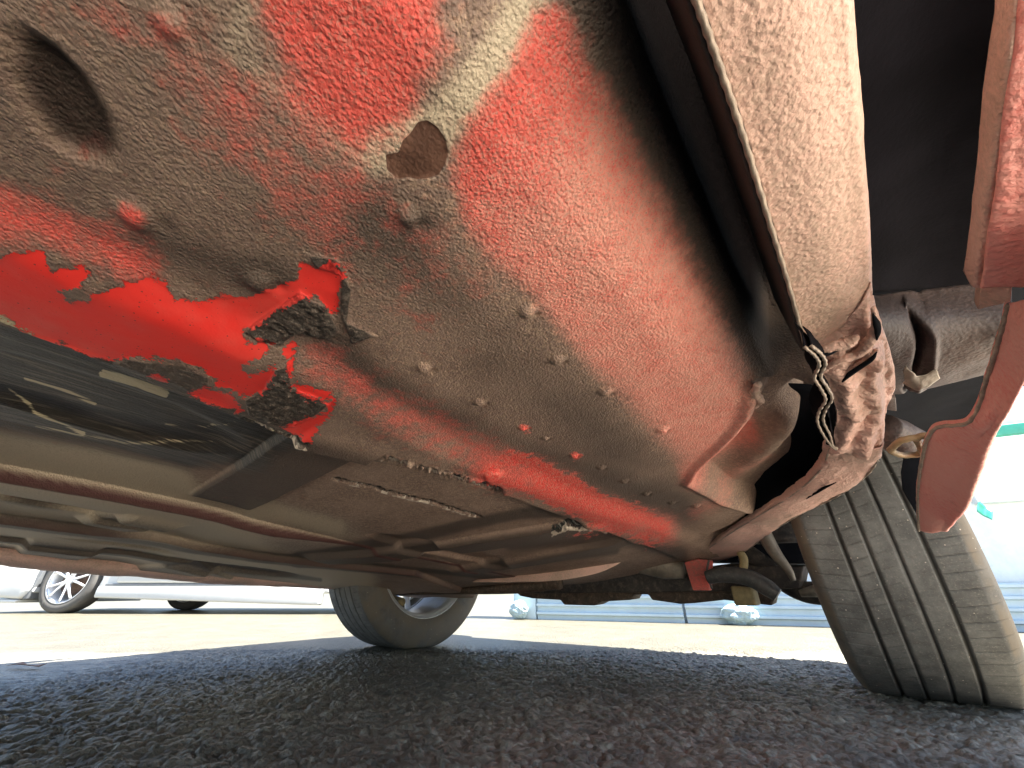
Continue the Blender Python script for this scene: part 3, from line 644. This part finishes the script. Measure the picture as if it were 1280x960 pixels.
# dark cavity walls inside the fender, bracket, clip
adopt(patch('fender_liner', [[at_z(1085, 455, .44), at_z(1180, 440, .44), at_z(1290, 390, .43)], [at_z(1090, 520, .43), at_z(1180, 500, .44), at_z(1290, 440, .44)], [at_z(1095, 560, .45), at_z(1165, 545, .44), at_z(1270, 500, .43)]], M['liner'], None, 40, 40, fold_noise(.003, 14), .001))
adopt(slab('liner_flap', [at_y(*q, .93) for q in [(1132, 556), (1165, 552), (1156, 660), (1128, 612), (1126, 590)]], (.0, .004, .0), M['liner'], None, .001))
adopt(tube('bracket_boss', [at_z(1104, 535, .372), at_z(1120, 545, .366), at_z(1140, 552, .362), at_z(1150, 560, .360)], [.018, .022, .018, .008], M['tube'], None, 24, 16))
adopt(slab('bracket_tab', [at_z(*q, .37) for q in [(1102, 496), (1120, 498), (1121, 514), (1102, 512)]], (.001, .003, .01), M['tube'], None, .0008))
for (n_, pts, r) in (('clip_ring', [(1113, 562), (1126, 551), (1145, 547), (1162, 545), (1160, 562), (1146, 568), (1128, 569), (1116, 565), (1113, 562)], .0034), ('clip_bar', [(1145, 549), (1150, 558), (1152, 566)], .003)):
    adopt(tube(n_, [at_z(*q, .335) for q in pts], r, M['clip'], None, 60, 10, .08))

# ------------------------------------------------------------------ wheels
def tyre_mesh(n=1560, Rr_=.355, W=.268):
    hw = W/2
    prof = [(-hw+.024, .236), (-hw+.008, .250), (-hw-.001, .280), (-hw, .305), (-hw+.004, .330), (-hw+.011, .344), (-hw+.020, .3505)]
    xs = list(np.linspace(-hw+.026, hw-.026, 80)); prof += [(x, Rr_-.003*(abs(x)/hw)**4) for x in xs]
    prof += [(-a, b) for a, b in reversed(prof[:7])]
    P = np.array(prof); m = len(P); t = np.arange(n)/n*2*np.pi
    X = np.broadcast_to(P[:, 0], (n, m)).copy(); Rd = np.broadcast_to(P[:, 1], (n, m)).copy(); T = np.broadcast_to(t[:, None], (n, m))
    u = (X+hw)/W; pitch = 78; ph = (T/(2*np.pi)*pitch) % 1
    gr = np.zeros(X.shape)
    for c, g in ((.285, .013), (.425, .012), (.575, .012), (.725, .012)): gr = np.maximum(gr, ss((g-abs(u-c))/.008))
    def sipe(c, w_, lo, hi, skew): 
        p = (ph+skew*(u-.5)*8-c+.5) % 1-.5
        return ss((w_*.6-abs(p))/.03+.2)*.8*(u > lo)*(u < hi)
    sp_ = np.maximum.reduce([sipe(.2, .05, .06, .265, -.12), sipe(.7, .03, .12, .22, -.12)*.6, sipe(.5, .05, .305, .405, .35)*.9, sipe(.5, .04, .445, .52, .35)*.8, sipe(.0, .03, .33, .38, .35)*.6,
                             sipe(.1, .03, .60, .66, .2)*.6, sipe(.2, .05, .745, .95, .12), sipe(.7, .03, .79, .90, .12)*.6])
    Rd = Rd-gr*.0062-sp_*.0028*(1-gr)
    Rd = Rd+fbm(np.stack([X.ravel()*60, np.cos(T).ravel()*20, np.sin(T).ravel()*20], -1), 1, 2).reshape(X.shape)*.0003
    # contact flattening
    Yv = Rd*np.sin(T); Zv = -Rd*np.cos(T); Zv = np.maximum(Zv, -Rr_+.009)
    V = np.stack([X, Yv, Zv], -1).reshape(-1, 3)
    i = np.arange(n)[:, None]*m+np.arange(m-1)[None]; j = ((np.arange(n)+1) % n)[:, None]*m+np.arange(m-1)[None]
    F = np.stack([i, j, j+1, i+1], -1).reshape(-1, 4)
    return V, F, np.clip(gr+sp_*.8, 0, 1).ravel(), (np.abs(X) > hw-.024).astype(float).ravel()
TV, TF, TG, TS = tyre_mesh()
tyre_data = [None]
def make_wheel(parent, x, y, zc, steer=0.0):
    wh = empty('wheel', (x-CARX, y, zc), steer, parent)
    if tyre_data[0] is None:
        ty = mesh_obj('tyre', TV, TF, M['tyre'], None, True); tyre_data[0] = ty.data
        for nme, v in (('groove', TG), ('side', TS)):
            a = ty.data.attributes.new(nme, 'FLOAT', 'POINT'); a.data.foreach_set('value', v.astype(np.float32))
    else: ty = link(bpy.data.objects.new('tyre', tyre_data[0]))
    ty.parent = wh
    s = -1 if x < -.7 else 1
    rim = revolve('rim', [(s*a, b) for a, b in [(-.117, .240), (-.122, .250), (-.117, .244), (-.110, .232), (-.07, .226), (.0, .222), (.06, .224), (.09, .230), (.112, .242), (.120, .248), (.112, .232), (.095, .224)]], M['rim'], None, 96)
    rim.parent = wh; solid(rim, .004)
    for k_ in range(5):
        for d in (-1, 1):
            a = 2*math.pi*k_/5+.1; e_ = a+d*.22
            tube('spoke', [(s*.086, math.sin(a+d*.3)*.05, -math.cos(a+d*.3)*.05), (s*.098, math.sin(a+d*.25)*.14, -math.cos(a+d*.25)*.14), (s*.100, math.sin(e_)*.226, -math.cos(e_)*.226)], [.020, .014, .013], M['rim'], wh, 8, 8)
    tube('hub', [(s*.03, 0, 0), (s*.07, 0, 0), (s*.100, 0, 0)], [.075, .072, .06], M['disc'], wh, 4, 24)
    di = revolve('brake_disc', [(s*a, b) for a, b in [(-.01, .05), (-.012, .130), (.012, .130), (.014, .05)]], M['disc'], None, 72); di.parent = wh
    return wh
ZT = .355-.009
a_ = at_z(1078, 862, 0); b_ = at_z(1275, 885, 0)
NX = (a_[0]+b_[0])/2+.010; NY = (a_[1]+b_[1])/2+.055
make_wheel(car, NX, NY, ZT, R(0))
c_ = at_z(474, 807, 0); d_ = at_z(510, 810, 0)
WX, WY = (c_[0]+d_[0])/2-.0, (c_[1]+d_[1])/2+.055
print('near wheel', NX, NY, 'far wheel', WX, WY)
make_wheel(car, WX, WY, ZT, R(0))
RY = NY-2.65
for X_ in (NX, WX): make_wheel(car, X_, RY, ZT)

# ------------------------------------------------------------------ running gear between the wheels
yb = 1.28
def yp(pts, y): return [at_y(a, b, y) for a, b in pts]
adopt(slab('subframe', yp([(470, 728), (560, 734), (660, 742), (860, 740), (960, 738), (1000, 735), (1005, 708), (900, 706), (860, 712), (700, 716), (600, 715)], 1.34), (0, .16, .012), M['under'], None, .004))
adopt(slab('engine_guard', yp([(560, 690), (600, 700), (1040, 705), (1040, 560), (560, 600)], 1.62), (0, .05, 0), M['liner'], None, .004))
adopt(slab('crossmember', yp([(640, 736), (650, 745), (665, 748), (700, 750), (705, 756), (742, 757), (752, 752), (788, 750), (792, 743), (810, 743), (815, 750), (850, 755), (868, 754), (905, 750), (965, 757), (968, 742), (860, 732), (700, 734)], 1.42), (0, .08, .004), M['rusty'], None, .004))
adopt(tube('exhaust_can', [at_y(760, 694, 1.30), at_y(790, 700, 1.30), at_y(830, 708, 1.30), at_y(855, 713, 1.30)], [.018, .034, .036, .022], M['tin'], None, 30, 20))
adopt(slab('red_bracket', yp([(855, 703), (872, 698), (888, 700), (886, 738), (866, 738)], 1.24), (0, .03, 0), M['red_chip'], None, .003))
adopt(tube('bracket_edge', yp([(886, 700), (884, 716), (890, 736)], 1.22), .003, M['rub'], None, 20, 8))
adopt(tube('black_hose', yp([(884, 722), (905, 718), (935, 722), (958, 734), (972, 744)], 1.20), [.016, .019, .020, .020, .016], M['rub'], None, 50, 18))
adopt(slab('canister', yp([(912, 732), (940, 734), (946, 757), (918, 757)], 1.30), (0, .06, 0), M['ochre'], None, .006))
adopt(tube('strut', yp([(952, 662), (968, 690), (985, 712), (992, 726)], 1.30), [.020, .016, .010, .006], M['tin'], None, 30, 14))
adopt(tube('control_arm', yp([(930, 690), (965, 715), (1000, 738), (1040, 742)], 1.42), [.03, .03, .026, .03], M['under'], None, 30, 16))
adopt(tube('ball_joint', yp([(1000, 742), (1018, 739), (1030, 738)], 1.36), [.008, .014, .01], M['tin'], None, 12, 12))
adopt(tube('small_cable', yp([(925, 690), (930, 700), (928, 716)], 1.25), .010, M['ochre'], None, 16, 10))
# drooping pale heat shield ribbon and plates ahead of the floor
adopt(patch('heat_shield', [[at_y(600, 722, 1.02), at_y(690, 710, 1.06), at_y(760, 697, 1.10), at_y(802, 687, 1.16)], [at_y(590, 727, 1.0), at_y(680, 727, 1.04), at_y(745, 716, 1.08), at_y(798, 692, 1.14)]], M['sill'], None, 16, 60, fold_noise(.003, 12), .0015))
adopt(patch('front_floor_panel', [[(-1.6, 1.05, .29), (-1.0, 1.1, .29), (-.6, 1.25, .31), (-.36, 1.28, .32), (-.2, 1.2, .345)], [(-1.6, 1.4, .33), (-1.0, 1.4, .33), (-.6, 1.5, .36), (-.36, 1.5, .37), (-.2, 1.45, .38)], [(-1.6, 1.6, .5), (-1.0, 1.6, .5), (-.6, 1.6, .55), (-.36, 1.6, .55), (-.2, 1.6, .55)]], M['under'], None, 40, 60, fold_noise(.01, 8), .002))
# far side arm and joint
adopt(tube('far_control_arm', yp([(452, 741), (500, 740), (560, 738), (640, 735), (700, 728)], 1.16), [.012, .014, .014, .018, .02], M['rusty'], None, 40, 12))
adopt(tube('far_ball_joint', yp([(428, 738), (440, 742), (455, 744)], 1.14), [.010, .020, .014], M['rub'], None, 14, 12))
adopt(tube('far_bush', yp([(489, 748), (503, 753)], 1.14), [.016, .016], M['ochre'], None, 8, 14))
adopt(tube('rust_nub', yp([(446, 744), (452, 751)], 1.13), [.012, .006], M['clip'], None, 8, 10))
adopt(tube('far_lower_arm', yp([(455, 746), (480, 752), (500, 756)], 1.15), [.008, .009, .009], M['under'], None, 14, 10))
adopt(tube('axle_shaft', [(WX+.12, WY, ZT), (-.8, WY+.02, ZT), (NX-.12, NY, ZT)], .03, M['under'], None, 20, 14))
# ------------------------------------------------------------------ body shell (outer skin above the floor)
XN, XF = .43, -1.76
def arch(cy, r=.43, z=.50, n=14):
    a0 = math.asin((z-ZT)/r)
    return [(cy+r*math.cos(t), ZT+r*math.sin(t)) for t in np.linspace(math.pi-a0, a0, n)]
lowp = [(-2.05-.0, .42), (-2.02, .40)] if False else []
prof = [(RY-.85, .50)]+arch(RY)+arch(NY-.0)+[(NY+.48, .50), (NY+.52, .60), (NY+.50, .78), (NY+.35, .90), (NY-.1, 1.02), (NY-.85, 1.42), (NY-1.4, 1.50), (NY-2.6, 1.46), (NY-3.3, 1.02), (RY-.86, .95)]
def xs_at(z):
    t = ss((z-.95)/.55); b = 0*ss((.6-z)/.25)
    return XN-.27*t-.045*b, XF+.27*t+.06*b
bm = bmesh.new(); Lv = [bm.verts.new((xs_at(z)[0], y, z)) for y, z in prof]; Rv = [bm.verts.new((xs_at(z)[1], y, z)) for y, z in prof]
n = len(prof)
for i in range(n): bm.faces.new((Lv[i], Lv[(i+1) % n], Rv[(i+1) % n], Rv[i]))
bm.faces.new(Lv); bm.faces.new(list(reversed(Rv)))
bmesh.ops.triangulate(bm, faces=[f for f in bm.faces if len(f.verts) > 4]); bmesh.ops.recalc_face_normals(bm, faces=bm.faces)
for v in bm.verts:
    if v.co.y > NY+.05 and v.co.x > 0: v.co.x -= (XN-.12)*min(1, (v.co.y-NY-.05)/.22)
    if v.co.y > NY+.3 and v.co.x < -1: v.co.y -= .22
me = bpy.data.meshes.new('body_shell'); bm.to_mesh(me); bm.free(); me.materials.append(M['body_red']); me.materials.append(M['liner'])
for p_ in me.polygons:
    if abs(p_.normal.x) < .5 and p_.center.z < .82 and p_.center.y < NY+.45: p_.material_index = 1
adopt(link(bpy.data.objects.new('body_shell', me)))
for s_, X_ in ((1, XN), (-1, XF)):
    wv_ = [(NY-.95, 1.02), (NY-1.05, 1.38), (NY-1.75, 1.40), (NY-1.8, 1.0)], [(NY-1.9, 1.0), (NY-1.85, 1.40), (NY-2.55, 1.36), (NY-2.7, 1.0)]
    for q in wv_:
        p3 = [((xs_at(z)[0]+.004) if s_ > 0 else (xs_at(z)[1]-.004), y, z) for y, z in q]
        adopt(slab('side_window', p3, (-.006*s_, 0, 0), M['glass'], None, 0))
for X_, s_ in ((NX, 1), (WX, -1)):
    for Y_ in (NY, RY):
        t = np.linspace(0.5, math.pi-.62, 20)
        C_ = [[(X_+dx, Y_+r_*math.cos(a), ZT+r_*math.sin(a)) for a in t] for dx, r_ in ((-.16 if s_ > 0 else .16, .12), (-.16*s_, .41), (.10*s_, .422))]
        adopt(patch('wheel_arch_liner', C_, M['liner'], None, 14, 50, None, .003))

# ------------------------------------------------------------------ white car beyond
def c2w(X, F, z=0): return Vector((X*ca-F*sa, X*sa+F*ca, z))
wc_o = c2w(-5.15, 5.0); tilt = R(-3)
wc = tag(empty('white_car', wc_o, AZ+tilt), 'white parked car with silver spoked wheel, seen below the red car', 'car')
# local frame: +x runs to the right along its side, +y away from us
def wl(name, pts, y0, y1, mat, bev=.01): return slab(name, [(x, y0, z) for x, z in pts], (0, y1-y0, 0), mat, wc, bev)
def archl(cx, r=.40, n=12, z=.20):
    a0 = math.asin((z-.34)/r)
    return [(cx+r*math.cos(t), .34+r*math.sin(t)) for t in np.linspace(math.pi-a0, a0, n)]
WB = 3.5
side = [(-.80, .30), (-.42, .22)]+archl(0)+archl(WB)+[(WB+.9, .35), (WB+.95, .8), (WB+.7, 1.0), (WB+.2, 1.55), (1.4, 1.62), (.6, 1.1), (-.6, .95), (-.85, .75)]
wl('body_shell', side, 0.02, 1.80, M['white'], .03)
wl('rocker_skirt', [(.44, .155), (WB-.44, .085), (WB-.44, .27), (.44, .27)], -.03, .06, M['white'], .02)
wl('rocker_groove', [(.50, .272), (WB-.46, .272), (WB-.46, .298), (.50, .298)], -.008, .03, M['white_trim'], .004)
wl('door_panel', [(.62, .300), (WB-.5, .300), (WB-.5, .95), (.75, .95), (.58, .6)], -.02, .04, M['white'], .03)
wl('front_bumper', [(-1.05, .17), (-.46, .14), (-.40, .24), (-.44, .50), (-.62, .60), (-.90, .48), (-1.02, .30)], -.02, 1.7, M['white'], .04)
wl('bumper_splitter', [(-1.1, .115), (-.50, .105), (-.48, .135), (-1.08, .15)], .0, 1.6, M['white'], .01)
wl('fender_liner', [(-.46, .14), (-.40, .14), (-.36, .5), (-.42, .5)], .02, .4, M['white_trim'], .01)
wl('side_glass', [(1.0, 1.05), (1.5, 1.5), (WB, 1.45), (WB+.2, 1.05)], .012, .03, M['glass'], .005)
sw_prof = [(-.10, .235), (-.115, .27), (-.112, .31), (-.09, .335), (-.03, .34), (.06, .34), (.1, .32), (.115, .27), (.10, .235)]
def spoke_wheel(x, y):
    wh = empty('wheel', (x, y, .338), 0, wc)
    V = [(r*math.sin(t), a, -r*math.cos(t)) for t in np.linspace(0, 2*np.pi, 72, endpoint=False) for a, r in sw_prof]
    m = len(sw_prof); F = [(i*m+j, ((i+1) % 72)*m+j, ((i+1) % 72)*m+j+1, i*m+j+1) for i in range(72) for j in range(m-1)]
    ty = mesh_obj('tyre', V, F, M['tyre_b'], wh, True)
    rp = [(-.108, .236), (-.112, .246), (-.10, .238), (-.095, .222), (-.03, .212), (.09, .215)]
    m = len(rp); V = [(r*math.sin(t), a, -r*math.cos(t)) for t in np.linspace(0, 2*np.pi, 72, endpoint=False) for a, r in rp]
    F = [(i*m+j, ((i+1) % 72)*m+j, ((i+1) % 72)*m+j+1, i*m+j+1) for i in range(72) for j in range(m-1)]
    rm = mesh_obj('rim', V, F, M['rim'], wh, True)
    for k_ in range(5):
        for d in (-1, 1):
            a = 2*math.pi*k_/5+.3; er = a+d*.27
            ax = (math.sin(a+d*.10)*.045, -.098, -math.cos(a+d*.10)*.045); bx_ = (math.sin(er)*.222, -.104, -math.cos(er)*.222)
            mx = ((ax[0]+bx_[0])/2+math.sin(a)*.01, -.104, (ax[2]+bx_[2])/2-math.cos(a)*.01)
            tube('spoke', [ax, mx, bx_], [.017, .012, .011], M['rim'], wh, 8, 8)
    tube('hub_cap', [(0, -.09, 0), (0, -.108, 0), (0, -.114, 0)], [.055, .05, .03], M['rim'], wh, 6, 20)
    tube('brake_disc', [(0, -.03, 0), (0, -.01, 0)], [.16, .16], M['disc'], wh, 3, 32)
    return wh
M['tyre_b'] = mat_plain('parked_car_tyre', (.10, .095, .088), .8, 0, .2, 30)
spoke_wheel(0, .13); spoke_wheel(WB, .13); spoke_wheel(.55, 1.25); spoke_wheel(WB, 1.67)

# ------------------------------------------------------------------ building wall ahead
def mat_wall(name, a, b, scl=8, streak=0):
    k = NM(name); n_ = k.noise(scl, 6, .65); c = k.mix(k.ramp(n_, .3, .7), a, b)
    c = k.mix(k.math('MULTIPLY', k.ramp(k.noise(40, 6, .7), .55, .8), .3), c, tuple(q*.6 for q in a))
    return k.done(c, .7, k.bump(k.noise(90, 5, .6), .002, .6))
M['plaster'] = mat_wall('pale_plaster', (.58, .68, .70), (.70, .79, .79))
M['blue'] = mat_plain('pale_blue_sheet_metal', (.55, .68, .74), .45, 0, .12, 6)
M['green'] = mat_plain('green_painted_rail', (.05, .38, .28), .45, 0, .2, 10)
M['paper'] = mat_plain('crumpled_plastic', (.38, .52, .58), .4, 0, .2, 40, .004, 60, ((.60, .56, .30), .25))
g1 = at_z(700, 775, 0); g2 = at_z(1010, 783, 0)
wd = Vector((g2[0]-g1[0], g2[1]-g1[1], 0)); wlen = wd.length; wang = math.atan2(wd.y, wd.x)
bw = tag(empty('building_wall', (g1[0], g1[1], 0), wang), 'pale plastered building wall with light blue corrugated base and green rail', 'building')
sL, sR = -.42, 9.0
slab('plaster_wall', [(sL, .06, 0), (sR, .06, 0), (sR, .06, 1.30), (sL, .06, 1.30)], (0, .3, 0), M['plaster'], bw, 0)
prof_c = []
for i in range(4): z_ = i*.062; prof_c += [(.0, z_), (-.0, z_+.034), (-.024, z_+.042), (-.024, z_+.054), (.0, z_+.062)]
for j, (s0, s1) in enumerate(((-.20, .98), (1.0, 2.9), (2.92, 4.4), (4.42, 6.4))):
    V = [(s, y, z) for s in (s0, s1) for y, z in prof_c]; m = len(prof_c)
    o = mesh_obj('corrugated_sheet', V, [(i, i+1, m+i+1, m+i) for i in range(m-1)], M['blue'], bw); solid(o, .003)
slab('wall_pier', [(sL, -.02, 0), (-.21, -.02, 0), (-.21, -.02, 1.3), (sL, -.02, 1.3)], (0, .08, 0), M['blue'], bw, .004)
slab('upper_panel', [(2.9, .0, .71), (sR, .0, .71), (sR, .0, 1.12), (2.9, .0, 1.12)], (0, .058, 0), M['plaster'], bw, .004)
slab('green_rail', [(2.0, -.05, 1.12), (sR, -.05, 1.12), (sR, -.05, 1.19), (2.0, -.05, 1.19)], (0, .05, 0), M['green'], bw, .004)
slab('wall_coping', [(sL, .03, 1.30), (sR, .03, 1.30), (sR, .03, 1.36), (sL, .03, 1.36)], (0, .36, 0), M['plaster'], bw, .006)
def sheet(px, py, wpx, hh, label, sd):
    a, b, c = ray(px, py); d = Vector((a, b, 0)); g = Vector((g1[0], g1[1], 0)); nrm = Vector((-wd.y, wd.x, 0)).normalized()
    t = (g@nrm-.06)/(d@nrm) if False else ((g.dot(nrm)-.06)/d.dot(nrm))
    p = d*t; o = empty('plastic_bag', (p.x, p.y, 0), wang)
    bm = bmesh.new(); bmesh.ops.create_icosphere(bm, subdivisions=4, radius=1)
    for v in bm.verts:
        q = v.co; k_ = 1+.22*mnoise.noise(q*2.2+Vector((sd, 0, 0)))+.12*abs(mnoise.noise(q*6))
        v.co = Vector((q.x*wpx*k_, q.y*.05*k_, max(0, hh*.5+q.z*hh*.5*k_)))
    me = bpy.data.meshes.new('plastic_bag'); bm.to_mesh(me); bm.free(); me.materials.append(M['paper'])
    o2 = link(bpy.data.objects.new('plastic_bag', me)); o2.location = (p.x, p.y, 0); o2.rotation_euler = (0, 0, wang)
    bpy.data.objects.remove(o); tag(o2, label, 'bag')
sheet(648, 770, .08, .14, 'crumpled pale plastic bag against the blue wall, nearer the far wheel', 3)
sheet(926, 775, .11, .13, 'crumpled pale blue bag with yellow print between hose and near tyre', 8)
# green strip of cloth lying against the wall, right of the tyre
gq = at_y(1232, 640, 3.4)
o = patch('green_cloth', [[at_y(1224, 625, 3.3), at_y(1232, 632, 3.32), at_y(1242, 640, 3.3)], [at_y(1222, 640, 3.28), at_y(1232, 646, 3.3), at_y(1240, 650, 3.28)]], M['green'], None, 8, 14, fold_noise(.01, 9), .004)
tag(o, 'small green cloth hanging low on the pale wall right of the near tyre', 'cloth')
# dry leaf and pebbles on the shaded asphalt
lf = at_z(28, 833, .006)
M['leaf'] = mat_plain('dry_leaf', (.30, .17, .10), .6, 0, .4, 60)
o = patch('dry_leaf', [[(lf[0]-.05, lf[1]-.03, .006), (lf[0]-.01, lf[1]-.01, .012), (lf[0]+.05, lf[1]+.03, .006)], [(lf[0]-.04, lf[1]+.0, .014), (lf[0], lf[1]+.015, .006), (lf[0]+.04, lf[1]+.045, .012)]], M['leaf'], None, 8, 14, None, .001)
tag(o, 'brown dry leaf lying on the asphalt at the left edge', 'leaf')
